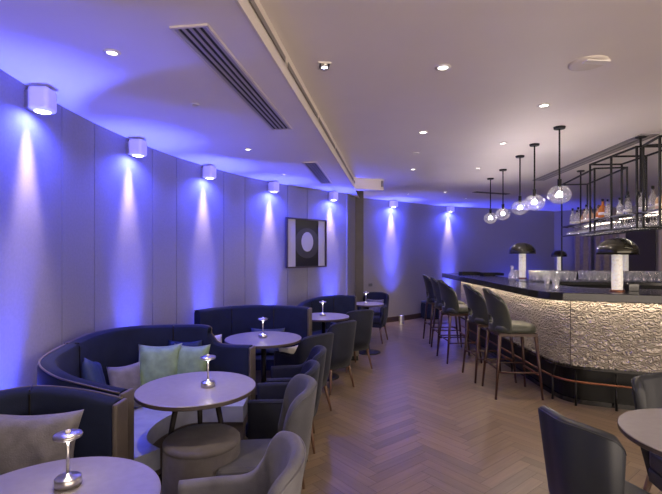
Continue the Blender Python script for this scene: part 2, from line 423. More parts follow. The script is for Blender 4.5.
downlight(443,67,HM,'lit downlight in the main ceiling nearest the camera, left of the ceiling speaker',e=24)
downlight(544,105,HM,'lit downlight in the main ceiling left of the nearest globe pendant',e=24)
downlight(423,132,HM,'lit downlight in the main ceiling midway along the aisle',e=26)
downlight(503,143,HM,'lit downlight in the main ceiling just left of the middle pendants',e=24,r=.03)
downlight(416,153,HM,'unlit sensor disc in the main ceiling over the aisle',False,r=.03)
downlight(413,169,HM,'lit downlight in the main ceiling in the far half of the aisle',e=22,r=.03)
downlight(478,168,HM,'faint downlight in the main ceiling above the two farthest pendants',e=22,r=.03)
downlight(445,192,HM,'lit downlight in the main ceiling close to the far wall lamps',e=18,r=.035)
downlight(408,194,HM,'small downlight in the main ceiling next to the wall lamp by the pillar',e=14,r=.03)
downlight(466,198,HM,'small downlight in the main ceiling farthest back above the bar end',e=12,r=.035)
# adjustable spot and speaker
d=F*1.1/(HZ-65); t=thing('adjustable_spotlight','square recessed twin spotlight with one cool white lamp, in the main ceiling beside the beam','spotlight',(-.04,d,HM),.1)
bm=new_bm()
for s in (-1,1): box(bm,(0,s*.045,-.004),(.075,.008,.012)); box(bm,(s*.034,0,-.004),(.008,.09,.012))
link('frame',bm,M['lampwhite'],t)
bm=new_bm(); box(bm,(0,0,-.003),(.062,.082,.004)); link('housing',bm,M['black'],t)
for s in (-1,1):
    bm=new_bm(); lathe(bm,[(.022,-.004),(.022,-.022),(.016,-.024)],20,(0,s*.02,0)); h=link('lamp_head',bm,M['steel'],t,smooth=True)
    bm=new_bm(); lathe(bm,[(0,-.0235),(.017,-.0235)],20,(0,s*.02,0)); link('lens',bm,M['bulbcool'] if s<0 else M['dimlens'],h)
light('spot_glow','SPOT',(0,0,-.04),10,(.9,.9,1),(.1,.2,-1),t,size=.02,spot=60)
d=F*1.1/(HZ-63); t=thing('ceiling_speaker','flat white round ceiling speaker nearest the camera, right of the aisle','speaker',((588-331)/F*d,d,HM))
bm=new_bm(); lathe(bm,[(0,-.012),(.085,-.012),(.105,-.004),(.105,0)],32); link('cover',bm,M['fascia'],t,smooth=True)
bm=new_bm(); box(bm,(.02,-.045,-.011),(.14,.05,.012),rz=.1); link('access_flap',bm,M['lampwhite'],t)
# ---------------------------------------------------------------- wall lamps and floor uplights
far_l=[(1.36,9.36,0),(2.93,10.50,0)]
WL=[]
for i,a in enumerate(lamp_ang):
    p=wp(a,R0-.0); WL.append((p.x,p.y,a,HL,wp(a)))
def far_dir(x,y):
    b=min(range(1,len(farp)-1),key=lambda i:(farp[i][0]-x)**2+(farp[i][1]-y)**2)
    t=(farp[b+1]-farp[b-1]).normalized(); n=Vector((t.y,-t.x)); return farp[b],n
for x,y,_ in far_l:
    q,nn=far_dir(x,y); WL.append((q.x+nn.x*.085,q.y+nn.y*.085,math.atan2(-nn.y,-nn.x),HM,Vector((q.x,q.y))))
names=['nearest the camera at the left edge','second from the camera','above the near end of the middle sofa','left of the framed picture','right of the framed picture','just right of the pillar','farthest away, above the end of the bar']
WARM=(1,.76,.66); BLUE=(.055,.075,1.)
for i,(x,y,a,h,w) in enumerate(WL):
    t=thing('wall_lamp','white cube wall lamp under the ceiling, '+names[i],'wall lamp',(x,y,h-.012),a,'white cube wall lamps')
    bm=new_bm(); s=.112 if i<5 else .14
    box(bm,(0.0,0,-.068),(s,s,.132)); link('housing',bm,M['lampwhite'],t,bevel=.02)
    bm=new_bm(); box(bm,(.074,0,-.07),(.024,.06,.10)); link('wall_mount',bm,M['steel'],t)
    bm=new_bm(); lathe(bm,[(0,-.1365),(.036,-.1365),(.040,-.1345)],20,(0,0,0)); link('lens',bm,M['downlight'],t)
    out=Vector((x-w.x,y-w.y)).normalized()
    k=1.0 if i<5 else 1.5
    light('beam_glow','SPOT',(.02,0,-.15),120*k,WARM,(.085,0,-1),t,size=.045,spot=36,blend=1.0)
    light('blue_glow','SPOT',(-.045,0,-.145),44*k,BLUE,(.25,0,-1),t,size=.02,spot=165,blend=.6)  # added blue spot without a lens of its own, tints the upper wall
    # blue uplight on the floor
    ox=w.x+out.x*.09; oy=w.y+out.y*.09
    if i==0: q=wp(lamp_ang[0]+.053); o2=(Vector((cx,cy))-q).normalized(); ox,oy=q.x+o2.x*.09,q.y+o2.y*.09
    if i==5: ox,oy=1.47,9.19
    u=thing('floor_uplight','grey cylinder floor uplight below the wall lamp '+names[i].replace(' from the camera','').replace(', above the end of the bar','').replace(' the camera',''),'uplight',(ox,oy,0),0,'cylinder floor uplights')
    bm=new_bm(); lathe(bm,[(0,0),(.055,0),(.055,.17),(.05,.176),(.044,.17),(.044,.15)],24); link('body',bm,M['steel'] if i==5 else M['ventslat'],u,smooth=False)
    bm=new_bm(); lathe(bm,[(0,.152),(.043,.152)],24); link('lens',bm,M['bluelens'],u)
    tx,ty=(w.x-ox)*.95,(w.y-oy)*.95
    light('blue_glow','SPOT',(0,0,.18),820*k,BLUE,(tx*.8,ty*.8,2.6),u,size=.03,spot=34,blend=1.0)
    light('blue_wash','SPOT',(0,0,.18),130*k,BLUE,(tx*.3,ty*.3,2.2),u,size=.03,spot=70,blend=1.0)
for x_,l_ in ((4.3,'grey cylinder floor uplight behind the bar, left one'),(5.4,'grey cylinder floor uplight behind the bar, in the corner')):
    q,nn=far_dir(x_,11.3); u=thing('floor_uplight',l_,'uplight',(q.x+nn.x*.12,q.y+nn.y*.12,0),0,'cylinder floor uplights')
    bm=new_bm(); lathe(bm,[(0,0),(.055,0),(.055,.17),(.05,.176),(.044,.17),(.044,.15)],24); link('body',bm,M['ventslat'],u)
    bm=new_bm(); lathe(bm,[(0,.152),(.043,.152)],24); link('lens',bm,M['bluelens'],u)
    light('blue_wash','SPOT',(0,0,.18),150,BLUE,(-nn.x*.12,-nn.y*.12,2.2),u,size=.03,spot=110,blend=1.0)
# ---------------------------------------------------------------- framed art
a0=ang_of((-.61,6.02))
def wall_hit(px):
    k=(px-331)/F; best=None
    for i in range(2000):
        a=A1+(A0-A1)*i/2000; p=wp(a)
        if p.y>1 and (best is None or abs(p.x/p.y-k)<best[0]): best=(abs(p.x/p.y-k),p,a)
    return best[1],best[2]
pl,al=wall_hit(284); pr,ar=wall_hit(323.5); c=(pl+pr)/2; dd=pr-pl
zt=E+(252-219)/F*c.y; zb=E-(267.5-252)/F*c.y
t=thing('framed_picture','framed abstract print with a pale oval on the curved wall','picture',(c.x,c.y,(zt+zb)/2),math.atan2(dd.y,dd.x))
w=dd.length; h=zt-zb; inw=-.05
bm=new_bm()
for s in (-1,1): box(bm,(s*(w/2-.008),inw,0),(.018,.035,h)); box(bm,(0,inw,s*(h/2-.009)),(w,.035,.018))
link('frame',bm,M['edge'],t)
bm=new_bm(); box(bm,(0,inw+.014,0),(w-.02,.004,h-.02)); link('backing',bm,M['artblack'],t)
bm=new_bm(); box(bm,(w*.39,inw+.009,0),(w*.17,.004,h-.04)); link('pale_stripe',bm,M['artlight'],t)
bm=new_bm(); box(bm,(-w*.38,inw+.009,0),(w*.2,.004,h-.04)); pr_=link('pale_stripe',bm,M['artlight'],t)
bm=new_bm(); lathe(bm,[(0,0),(.5,0)],40); bmesh.ops.transform(bm,matrix=Matrix.Translation((.01,inw+.009,.0))@Matrix.Rotation(PI/2,4,'X')@Matrix.Diagonal((w*.62,h*.62,1,1)),verts=bm.verts)
link('dark_disc',bm,M['artmid'],pr_)
bm=new_bm(); lathe(bm,[(0,0),(.5,0)],40); bmesh.ops.transform(bm,matrix=Matrix.Translation((.01,inw+.005,.02))@Matrix.Rotation(PI/2,4,'X')@Matrix.Diagonal((w*.3,h*.40,1,1)),verts=bm.verts)
link('pale_oval',bm,M['artlight'],pr_)
# ---------------------------------------------------------------- sofas
def sofa(label,pts,th=.10,depth=.46,zseat=.43,group=None,outer=None,inside_seam=(.33,.66),seat_m=None,seat_pts=None,front=None):
    """pts: (x,y,ztop) travelled so the seat lies to the LEFT"""
    base=Vector((sum(p[0] for p in pts)/len(pts),sum(p[1] for p in pts)/len(pts),0))
    t=thing('curved_sofa',label,'sofa',base,0,group)
    P=[p-Vector((base.x,base.y,0)) for p in smooth_path(pts,8)]
    bm=new_bm(); r=.03
    def prof(i,p):
        z=p[2]; return [(0,.10),(0,z-r),(.008,z-r*.35),(r,z),(th-r,z),(th-.008,z-r*.35),(th,z-r),(th+.02,zseat-.04),(th+.02,.10)]
    sweep(bm,P,prof); link('backrest',bm,[M['navy'],M['taupe']],t,smooth=False,bevel=.008)
    bk=t.children[0]
    for f in bk.data.polygons: f.use_smooth=len(f.vertices)==4
    # outer facing / end panels in taupe leather
    if outer:
        for idx in outer:
            bm=new_bm()
            i=0 if idx==0 else len(P)-1
            q=P[i]; s=P[1]-P[0] if idx==0 else P[-2]-P[-1]
            s=Vector((s.x,s.y)).normalized(); nx=Vector((-s.y,s.x)) if idx==0 else Vector((s.y,-s.x))
            c=Vector((q.x,q.y))+nx*(th/2+.006)-s*.012
            box(bm,(c.x,c.y,.1+(q.z-.1)/2-.006),(.024,th+.012,q.z-.1),rz=math.atan2(s.y,s.x))
            link('end_panel',bm,M['taupe'],t,bevel=.010)
    # piping along outer top edge
    bm=new_bm()
    oo=off_path(P,.010); tubepath(bm,[(q.x,q.y,p.z-.006) for p,q in zip(P,oo)],.005)
    link('piping',bm,M['taupe'],bk,smooth=True)
    bm=new_bm()
    for fr in inside_seam:
        i=int(fr*(len(P)-1)); p=P[i]; d=Vector((P[i+1].x-P[i-1].x,P[i+1].y-P[i-1].y)).normalized(); nn=Vector((-d.y,d.x))*(th+.004)
        tube(bm,(p.x+nn.x,p.y+nn.y,p.z-.02),(p.x+nn.x*1.12,p.y+nn.y*1.12,zseat),.004,n=6)
        tube(bm,(p.x,p.y,p.z-.004),(p.x+nn.x,p.y+nn.y,p.z-.002),.004,n=6)
    link('seam',bm,M['black'],bk)
    sp=P if not seat_pts else [Vector((a-base.x,b-base.y,0)) for a,b in smooth_path(seat_pts,8)]
    # seat: polygon between inner edge and its offset
    def seat(o0,o1,z0,z1,nm,m,bev):
        bm=new_bm(); inn=off_path(sp,o0); out=off_path(sp,o1)
        if front:
            fs=smooth_path([(a-base.x,b-base.y) for a,b in front],12); out=[]
            for i in range(len(inn)):
                f=i/(len(inn)-1)*(len(fs)-1); k=min(int(f),len(fs)-2); v=fs[k].lerp(fs[k+1],f-k)
                if nm!='seat': v=v.lerp(inn[i],.06)
                out.append(v)
        a=[(v.x,v.y) for v in inn]; b=[(v.x,v.y) for v in out]
        r0=[[bm.verts.new((x,y,z)) for z in (z0,z1)] for x,y in a]; r1=[[bm.verts.new((x,y,z)) for z in (z0,z1)] for x,y in b]
        for i in range(len(a)-1):
            for q in ((r0[i][1],r0[i+1][1],r1[i+1][1],r1[i][1]),(r0[i][0],r1[i][0],r1[i+1][0],r0[i+1][0]),(r1[i][0],r1[i][1],r1[i+1][1],r1[i+1][0]),(r0[i][0],r0[i+1][0],r0[i+1][1],r0[i][1])): bm.faces.new(q)
        for k in (0,-1): bm.faces.new((r0[k][0],r0[k][1],r1[k][1],r1[k][0]))
        return link(nm,bm,m,t,bevel=bev)
    seat(th+.015,th+depth,zseat-.11,zseat,'seat',seat_m or M['navy'],.025)
    seat(th+.015,th+depth-.02,.07,zseat-.112,'base',M['taupe'],.006)
    seat(.02,th+depth-.07,0,.07,'plinth',M['black'],0)
    return t
ZS=.92
# travel direction: seat on the left
sofa('dark navy curved sofa in the left foreground with a grey cushion, behind the nearest table',
     [(-.965,2.05,.83),(-1.15,2.06,.865),(-1.36,2.05,.885),(-1.50,1.92,.89),(-1.555,1.7,.89),(-1.57,1.4,.89),(-1.56,1.0,.89)],th=.09,depth=.30,outer=(0,),inside_seam=(.36,.7))
sofa('dark navy curved sofa along the wall with green cushions, round the second table',
     [(-.60,3.39,.79),(-.84,3.43,.795),(-.915,3.44,.86),(-.96,3.45,.93),(-1.25,3.42,.94),(-1.50,3.28,.95),(-1.63,3.0,.955),(-1.65,2.65,.93),(-1.60,2.40,.905),(-1.42,2.25,.87),(-1.2,2.19,.835),(-1.045,2.165,.81)],
     th=.09,depth=.34,outer=(0,-1),inside_seam=(.36,.62),seat_m=M['seatlit'],front=[(-.61,3.06),(-.95,3.04),(-1.07,2.85),(-1.09,2.65),(-1.04,2.5),(-.93,2.40)])
sofa('dark navy high-backed sofa across the room behind the third table',
     [(-.22,4.66,.92),(-.55,4.74,.93),(-.95,4.74,.93),(-1.24,4.62,.92),(-1.375,4.42,.92)],th=.09,depth=.27,outer=(0,),inside_seam=(.3,.62))
sofa('curved grey-blue sofa at the far end of the lounge below the picture',
     [(.33,6.42,.87),(.10,6.38,.88),(-.18,6.22,.87),(-.38,5.95,.84),(-.47,5.65,.80)],th=.09,depth=.30,outer=(0,),inside_seam=(.35,.7))
# ---------------------------------------------------------------- armchairs
def armchair_proto(shell,inner,arms=True,w=.44,name='armchair',square=False):
    t=thing(name,'x','armchair')
    hw=w/2; th=.055
    path=[]
    if arms:
        pl=[(hw,.20),(hw+.005,.06),(hw+.004,-.06),(hw-.003,-.125),(hw-.03,-.175),(hw-.10,-.22),(0,-.24)]
        zs=[.60,.605,.61,.66,.765,.795,.80]
    else:
        pl=[(hw-.01,-.08),(hw-.015,-.125),(hw-.035,-.165),(hw-.09,-.21),(0,-.24)]
        zs=[.50,.70,.775,.80,.805]
        if square: pl=[(hw-.02,-.145),(hw-.03,-.165),(hw-.05,-.18),(hw-.11,-.20),(0,-.225)]; zs=[.74,.785,.80,.805,.81]
    pts=[(x,y,z) for (x,y),z in zip(pl,zs)]
    pts=pts+[(-x,y,z) for x,y,z in pts[:-1]][::-1]
    P=smooth_path([(x,y,z) for x,y,z in pts],5)
    # travel from right front, round the back, to left front: the inside is on the... right
    P=P[::-1]
    bm=new_bm(); r=.02
    def prof(i,p):
        z=p[2]; lean=.10*max(0,(z-.62)/.2)*(-.5)
        l2=lean
        return [(.035,.27),(0,.42),(l2,z-r),(l2+r*.4,z-.004),(l2+th*.5,z+.004),(l2+th-r*.4,z-.004),(l2+th,z-r),(th,.42),(th+.02,.30)]
    sweep(bm,P,prof); b=link('backrest',bm,shell,t,smooth=True)
    bm=new_bm()
    tp_=[]
    for i_,a in enumerate(P):
        la=-.05*max(0,(a.z-.62)/.2); p0=P[max(i_-1,0)]; p1=P[min(i_+1,len(P)-1)]; d=Vector((p1.x-p0.x,p1.y-p0.y)).normalized(); nn=Vector((-d.y,d.x))
        tp_.append((a.x+nn.x*(la+.002),a.y+nn.y*(la+.002),a.z-.012))
    tubepath(bm,tp_,.0035,6)
    link('piping',bm,inner,b,smooth=True)
    s=hw-.035
    bm=new_bm(); poly(bm,[(-s,.225),(s,.225),(s,-.10),(s-.08,-.185),(-s+.08,-.185),(-s,-.10)],.33,.435); link('seat',bm,inner,t,bevel=.025)
    bm=new_bm(); poly(bm,[(-s,.205),(s,.205),(s,-.10),(s-.08,-.18),(-s+.08,-.18),(-s,-.10)],.26,.33); link('seat_frame',bm,shell,t,bevel=.008)
    for sx in (-1,1):
        for sy,yy in ((1,.18),(-1,-.15)):
            bm=new_bm(); tube(bm,(sx*(hw-.02),yy+sy*.03,0),(sx*(hw-.07),yy-sy*.01,.27),.010,.018,n=10); link('leg',bm,M['legbrown'],t,smooth=True)
    return t
PG=armchair_proto(M['greyvel'],M['greyvel'])
PN=armchair_proto(M['darkgrey'],M['darkgrey'])
M['midgrey']=mat('mid_grey_velvet',(.075,.075,.09),.7,var=.18,vscale=10,bump=(250,.35),sheen=.12,spec=.3)
PA=armchair_proto(M['midgrey'],M['midgrey'],arms=False)
PA['category']='chair'
for q in PG.children: pass
def face(dx,dy): return math.atan2(dy,dx)-PI/2
used=set()
def put(proto,x,y,fx,fy,label,group=None,scale=1,cat=None):
    o=proto if proto.name not in used else copy_tree(proto); used.add(proto.name); 
    place(o,(x,y,0),face(fx,fy),label,None,scale); 
    if cat: o['category']=cat
    return o
put(PG,-.375,1.56,-1,-.12,'light grey armchair in the foreground, its back to the aisle, by the round stool',scale=1.0)
put(PA,-.36,2.35,-1,-.12,'grey velvet armless chair between the foreground armchair and the packed armchairs, at the second table',scale=1.0)
put(PN,-.34,2.98,-1,0,'dark armchair directly behind the grey armless chair',scale=.93)
put(PN,-.30,3.46,-1,-.05,'dark armchair, second behind the grey armless chair',scale=.93)
put(PN,-.255,4.15,-.72,.68,'dark armchair at the third table with a white cushion on its seat',scale=.95)
put(PN,.0,4.88,-.72,.68,'dark armchair next to the aisle end of the high-backed sofa',scale=.95)
put(PN,.27,5.72,-.5,.85,'dark navy armchair at the aisle side of the table below the picture',scale=.97)
put(PN,.72,7.45,-.35,-.95,'dark armchair with a grey cushion farthest back, right of the pillar')
# leather chairs at right
PL=armchair_proto(M['leather'],M['leather'],arms=False,w=.39,name='leather_chair',square=True); PL['category']='chair'
put(PL,1.205,1.915,.95,.32,'slate leather chair in the right foreground with its back to the camera',scale=1.0)
put(PL,1.865,2.27,-.12,-.99,'grey leather chair cut by the right edge, behind the right-hand table',scale=1.0)
# ---------------------------------------------------------------- stool pouf
def pouf(x,y,r,h,label,m):
    t=thing('round_stool' ,label,'stool',(x,y,0))
    bm=new_bm(); lathe(bm,[(0,.02),(r*.93,.02),(r*.97,.05),(r,h*.5),(r*.985,h-.035),(r*.97,h-.03)],40); link('body',bm,m,t,smooth=True)
    bm=new_bm(); lathe(bm,[(r*.97,h-.034),(r*.992,h-.028),(r*.985,h-.012),(r*.93,h-.001),(r*.6,h+.004),(0,h+.005)],40); link('cushion_top',bm,m,t,smooth=True)
    bm=new_bm(); lathe(bm,[(0,0),(r*.8,0),(r*.8,.02),(0,.02)],30); link('foot_ring',bm,M['black'],t)
    return t
pouf(-.68,2.33,.2,.525,'round taupe upholstered stool in front of the second table',M['pouf'])
t=thing('cube_seat','dark blue-black cube seat against the far wall behind the bar stools','stool',(2.26,9.93,0),.6)
bm=new_bm(); box(bm,(0,0,.19),(.34,.34,.32)); link('body',bm,M['navy'],t,bevel=.02)
bm=new_bm(); box(bm,(0,0,.375),(.33,.33,.05)); link('cushion_top',bm,M['slatecush'],t,bevel=.02)
bm=new_bm(); box(bm,(0,0,.015),(.28,.28,.03)); link('foot_ring',bm,M['black'],t)
# ---------------------------------------------------------------- tables
def table(x,y,label,r=.33,legs=None,z=.73):
    t=thing('round_table',label,'table',(x,y,0),0,'round lounge tables')
    bm=new_bm(); lathe(bm,[(0,z-.024),(r-.004,z-.024),(r,z-.02),(r,z-.004)],64); e=link('table_edge',bm,M['edge'],t,smooth=False)
    bm=new_bm(); lathe(bm,[(0,z-.006),(r-.002,z-.0045),(r-.001,z-.002),(r-.004,z),(0,z)],64); link('tabletop',bm,M['tabletop'],t)
    bm=new_bm(); tube(bm,(0,0,z-.05),(0,0,z-.024),.09,n=24); link('mounting_plate',bm,M['black'],t)
    if legs:
        for an in legs:
            a=math.radians(an); bm=new_bm(); tube(bm,(.23*math.cos(a),.23*math.sin(a),0),(.10*math.cos(a),.10*math.sin(a),z-.024),.009,.017); link('leg',bm,M['legdark'],t,smooth=True)
    else:
        bm=new_bm(); tube(bm,(0,0,.02),(0,0,z-.05),.024,n=16); link('column',bm,M['black'],t,smooth=True)
        bm=new_bm(); lathe(bm,[(0,0),(.19,0),(.19,.008),(.16,.014),(.03,.024),(0,.024)],36); link('foot_plate',bm,M['black'],t,smooth=True)
    return t
table(-.87,1.33,'round taupe table in the bottom left corner',.335)
table(-.765,2.52,'round taupe table with splayed dark legs behind the round stool',.33,(5,100,190))
table(-.605,3.95,'round taupe table in front of the high-backed sofa',.34)
table(-.09,5.30,'round dark table at the far curved sofa below the picture',.31)
table(.55,6.60,'small round table farthest back beside the pillar',.24)
table(1.60,1.83,'round taupe table cut by the right edge, between the two leather chairs',.345)
# portable table lamps
def mini_proto():
    t=thing('portable_lamp','x','table lamp')
    bm=new_bm(); lathe(bm,[(0,0),(.036,0),(.040,.004),(.040,.026),(.036,.030),(.013,.032),(.007,.042),(0,.042)],36); link('base',bm,M['steel'],t,smooth=True)
    bm=new_bm(); tube(bm,(0,0,.035),(0,0,.158),.0048,n=14); link('stem',bm,M['steel'],t,smooth=True)
    bm=new_bm(); lathe(bm,[(0,.153),(.030,.155),(.042,.160),(.044,.166),(.041,.171),(.012,.174),(0,.175)],40); link('lamp_shade',bm,M['steel'],t,smooth=True)
    bm=new_bm(); lathe(bm,[(.008,.175),(.009,.181),(.005,.184),(0,.185)],20); link('switch',bm,M['lampwhite'],t,smooth=True)
    bm=new_bm(); lathe(bm,[(0,.1525),(.026,.1545)],24); link('diffuser',bm,M['bulb'],t)
    light('lamp_glow','POINT',(0,0,.14),.22,(1,.9,.78),None,t,size=.015)
    return t
mp=mini_proto()
for k,(x,y,l) in enumerate([(-.868,1.455,'brushed steel cordless lamp on the table in the bottom left corner'),(-.705,2.53,'brushed steel cordless lamp on the table behind the round stool'),
    (-.615,3.98,'small steel cordless lamp on the table before the high-backed sofa'),(-.10,5.34,'small steel cordless lamp on the dark table below the picture'),(.52,6.55,'small steel cordless lamp on the farthest small table beside the pillar')]):
    place(mp if k==0 else copy_tree(mp),(x,y,.73),0,l)
# ---------------------------------------------------------------- cushions
def cushion(x,y,z,w,h,th,rz,tilt,m,label,roll=0,group=None):
    bm=new_bm(); n=14; G={}
    for s in (1,-1):
        for i in range(n+1):
            for j in range(n+1):
                u=2*i/n-1; v=2*j/n-1
                if s==-1 and (i in(0,n) or j in(0,n)): G[s,i,j]=G[1,i,j]; continue
                pin=1-.10*(1-abs(u)**2)*abs(v)**3; pin2=1-.10*(1-abs(v)**2)*abs(u)**3
                k=((1-u**4)*(1-v**4))**.55
                G[s,i,j]=bm.verts.new((u*w/2*pin2,s*k*th/2+.004*math.sin(9*u+5*v),v*h/2*pin+h/2))
    for s in (1,-1):
        for i in range(n):
            for j in range(n): 
                f=(G[s,i,j],G[s,i+1,j],G[s,i+1,j+1],G[s,i,j+1])
                try: bm.faces.new(f)
                except ValueError: pass
    o=link('cushion',bm,m,None,smooth=True)
    o.location=(x,y,z); o.rotation_euler=(Matrix.Rotation(rz,3,'Z')@Matrix.Rotation(tilt,3,'X')@Matrix.Rotation(roll,3,'Y')).to_euler()
    tag(o,label,'cushion',group); return o
zs=.432
cushion(-1.28,1.80,zs,.44,.40,.12,.05,-.22,M['greycush'],'grey mottled cushion on the left foreground sofa')
cushion(-1.235,3.13,zs,.31,.41,.11,.12,-.22,M['green'],'sage green velvet cushion, left one of the green pair on the wall sofa')
cushion(-1.035,3.17,zs,.28,.40,.11,-.12,-.22,M['green'],'sage green velvet cushion, right one of the green pair on the wall sofa')
cushion(-1.10,3.275,zs+.09,.26,.32,.05,0,-.16,M['blue'],'blue cushion showing only its top behind the green pair')
cushion(-1.37,2.97,zs,.22,.31,.09,.75,-.25,M['greycush'],'small grey cushion left of the green pair')
cushion(-1.43,2.74,zs+.05,.30,.36,.09,1.9,-.22,M['blue'],'dark blue cushion in the near corner of the wall sofa',.3)
cushion(-.66,4.56,zs,.36,.28,.09,.0,-.2,M['slatecush'],'dark slate cushion in the middle of the high-backed sofa')
cushion(-1.17,4.40,zs,.20,.24,.08,.5,-.25,M['white'],'white cushion at the wall end of the high-backed sofa')
cushion(-.34,4.09,.436,.24,.2,.07,.6,-.5,M['white'],'white cushion on the dark armchair at the third table')
cushion(.745,7.52,.436,.3,.26,.08,-.35+PI,.2,M['greycush'],'grey cushion on the armchair farthest back, right of the pillar')
# ---------------------------------------------------------------- bar
fr=[Vector((1.95,7.75)),Vector((1.97,6.0)),Vector((1.975,4.45)),Vector((1.985,4.22)),Vector((2.03,4.09)),Vector((2.12,4.03)),Vector((2.42,3.915)),Vector((2.82,3.76)),Vector((3.4,3.55)),Vector((4.3,3.24))]
# left of travel from far to near then right: inside
CZ=1.13
bar_t=thing('bar_counter','long angled bar counter with black stone top and lit carved cream front','bar',(2.6,5.0,0))
def shift(path): return [Vector((p[0]-2.6,p[1]-5.0)) for p in path]
frl=shift(fr)
bm=new_bm(); poly(bm,[(p.x,p.y) for p in frl]+[(1.9,-1.12),(.10,-.42),(.0,-.30),(-.03,-.1),(-.03,2.75)],CZ-.075,CZ); link('countertop',bm,M['counter'],bar_t,bevel=.006)
def rounded(path,o): 
    q=off_path(path,o); return q
inner=[Vector((2.27,7.7)),Vector((2.28,6.6)),Vector((2.28,5.3)),Vector((2.285,4.62)),Vector((2.33,4.42)),Vector((2.43,4.315)),Vector((2.62,4.225)),Vector((2.93,4.10)),Vector((3.5,3.89)),Vector((4.35,3.60))]
il=shift(inner); ils=smooth_path([(p.x,p.y) for p in il],6)
bm=new_bm(); sheet(bm,ils,.38,CZ-.075,0,True); sheet(bm,ils,.38,CZ-.075,.02); link('carved_panel',bm,M['relief'],bar_t,smooth=True)
# panel joints
bm=new_bm()
for i in (int(len(ils)*.50),int(len(ils)*.86)):
    p=ils[i]; box(bm,(p.x-.003,p.y-.003,.71),(.004,.004,.66))
link('panel_joint',bm,M['edge'],bar_t)
bm=new_bm(); sweep(bm,ils,lambda i,p:[(-.03,.36),(-.03,.385),(.05,.385),(.05,.36)]); link('ledge',bm,M['blackgloss'],bar_t)
bm=new_bm(); sweep(bm,ils,lambda i,p:[(.07,.045),(.07,.36),(.12,.36),(.12,.045)]); link('plinth',bm,M['plinth'],bar_t)
bm=new_bm(); sweep(bm,ils,lambda i,p:[(.045,0),(.045,.045),(.12,.045),(.12,0)]); link('kick_strip',bm,M['blackgloss'],bar_t)
bm=new_bm(); sweep(bm,ils,lambda i,p:[(.13,.0),(.13,CZ-.08),(.28,CZ-.08),(.28,.0)]); link('carcass',bm,M['black'],bar_t)
lp=off_path(ils,-.07)
bm=new_bm(); sweep(bm,lp,lambda i,p:[(0,CZ-.083),(0,CZ-.0755),(.022,CZ-.0755),(.022,CZ-.083)]); link('light_strip',bm,M['led'],bar_t)
rp=off_path(ils,-.03)
bm=new_bm()
tubepath(bm,[(a.x,a.y,.235) for a in rp],.011,10)
link('foot_rail',bm,M['copper'],bar_t,smooth=True)
for k,i in enumerate(range(2,len(rp)-2,9)):
    bm=new_bm(); p=rp[i]; tube(bm,(p.x,p.y,0),(p.x,p.y,.235),.011,n=8); tube(bm,(p.x,p.y,.235),(ils[i].x,ils[i].y,.34),.008,n=8); link('rail_post',bm,M['black'],bar_t,smooth=True)
# inner work surface with glass ledge
t=thing('back_worktop','dark raised service shelf behind the bar counter holding rows of glasses','worktop',(3.2,5.6,0),-.12)
bm=new_bm(); box(bm,(.45,0,1.115),(2.5,.5,.04)); link('worktop',bm,M['counter'],t,bevel=.004)
bm=new_bm(); box(bm,(.45,0,.5475),(2.4,.42,1.095)); link('cabinet',bm,M['black'],t)
# bar-top lamps
def dome_proto():
    t=thing('mushroom_lamp','x','table lamp')
    bm=new_bm(); lathe(bm,[(0,0),(.060,0),(.060,.012),(.052,.018),(0,.018)],36); link('base',bm,M['copper'],t,smooth=False)
    bm=new_bm(); lathe(bm,[(.043,.018),(.045,.10),(.043,.24),(.044,.325),(.035,.330),(0,.33)],40); link('stem',bm,M['marble'],t,smooth=True)
    bm=new_bm(); R=.165; prof=[(R,.33),(R*.99,.352)]+[(R*math.cos(a),.352+R*.78*math.sin(a)) for a in [i*PI/2/9 for i in range(1,10)]]+[(0,.352+R*.78)]
    prof=[(R-.006,.332)]+prof
    prof=prof+[(0,.352+R*.78-.004)]+[((R-.006)*math.cos(a),.350+(R*.78-.006)*math.sin(a)) for a in [i*PI/2/9 for i in range(9,-1,-1)]]
    lathe(bm,prof,40); link('lamp_shade',bm,M['dome'],t,smooth=True)
    bm=new_bm(); lathe(bm,[(0,.332),(.018,.336),(.026,.356),(.018,.376),(0,.382)],20); link('bulb',bm,M['bulb'],t,smooth=True)
    light('lamp_glow','POINT',(0,0,.345),1.6,(1,.84,.64),None,t,size=.03)
    return t
dp=dome_proto()
place(dp,(2.68,4.13,CZ),0,'dark domed lamp with glowing stem on the bar, nearest the right edge of the photo',scale=1.05)
place(copy_tree(dp),(2.655,6.12,CZ),0,'dark domed lamp with glowing stem on the far left stretch of the bar')
place(copy_tree(dp),(4.37,8.45,CZ),0,'small-looking domed lamp on the back console, between the two bar lamps',scale=.85)
place(copy_tree(dp),(5.40,8.08,CZ),0,'domed lamp on the back console, half hidden behind the nearest bar lamp',scale=1.0)
t=thing('back_console','long dark console standing behind the service shelf, holding two domed lamps','console',(5.0,8.22,0),-.33)
bm=new_bm(); box(bm,(0,0,CZ-.0205),(2.3,.42,.04)); link('console_top',bm,M['counter'],t,bevel=.004)
bm=new_bm(); box(bm,(0,0,(CZ-.042)/2),(2.2,.36,CZ-.042)); link('cabinet',bm,M['black'],t)
bm=new_bm(); box(bm,(0,0,.035),(.10,.06,.07)); o=link('napkin_box',bm,M['blackgloss'],None,bevel=.004); o.location=(2.86,4.19,CZ); tag(o,'small black box on the bar right of the nearest domed lamp','box')
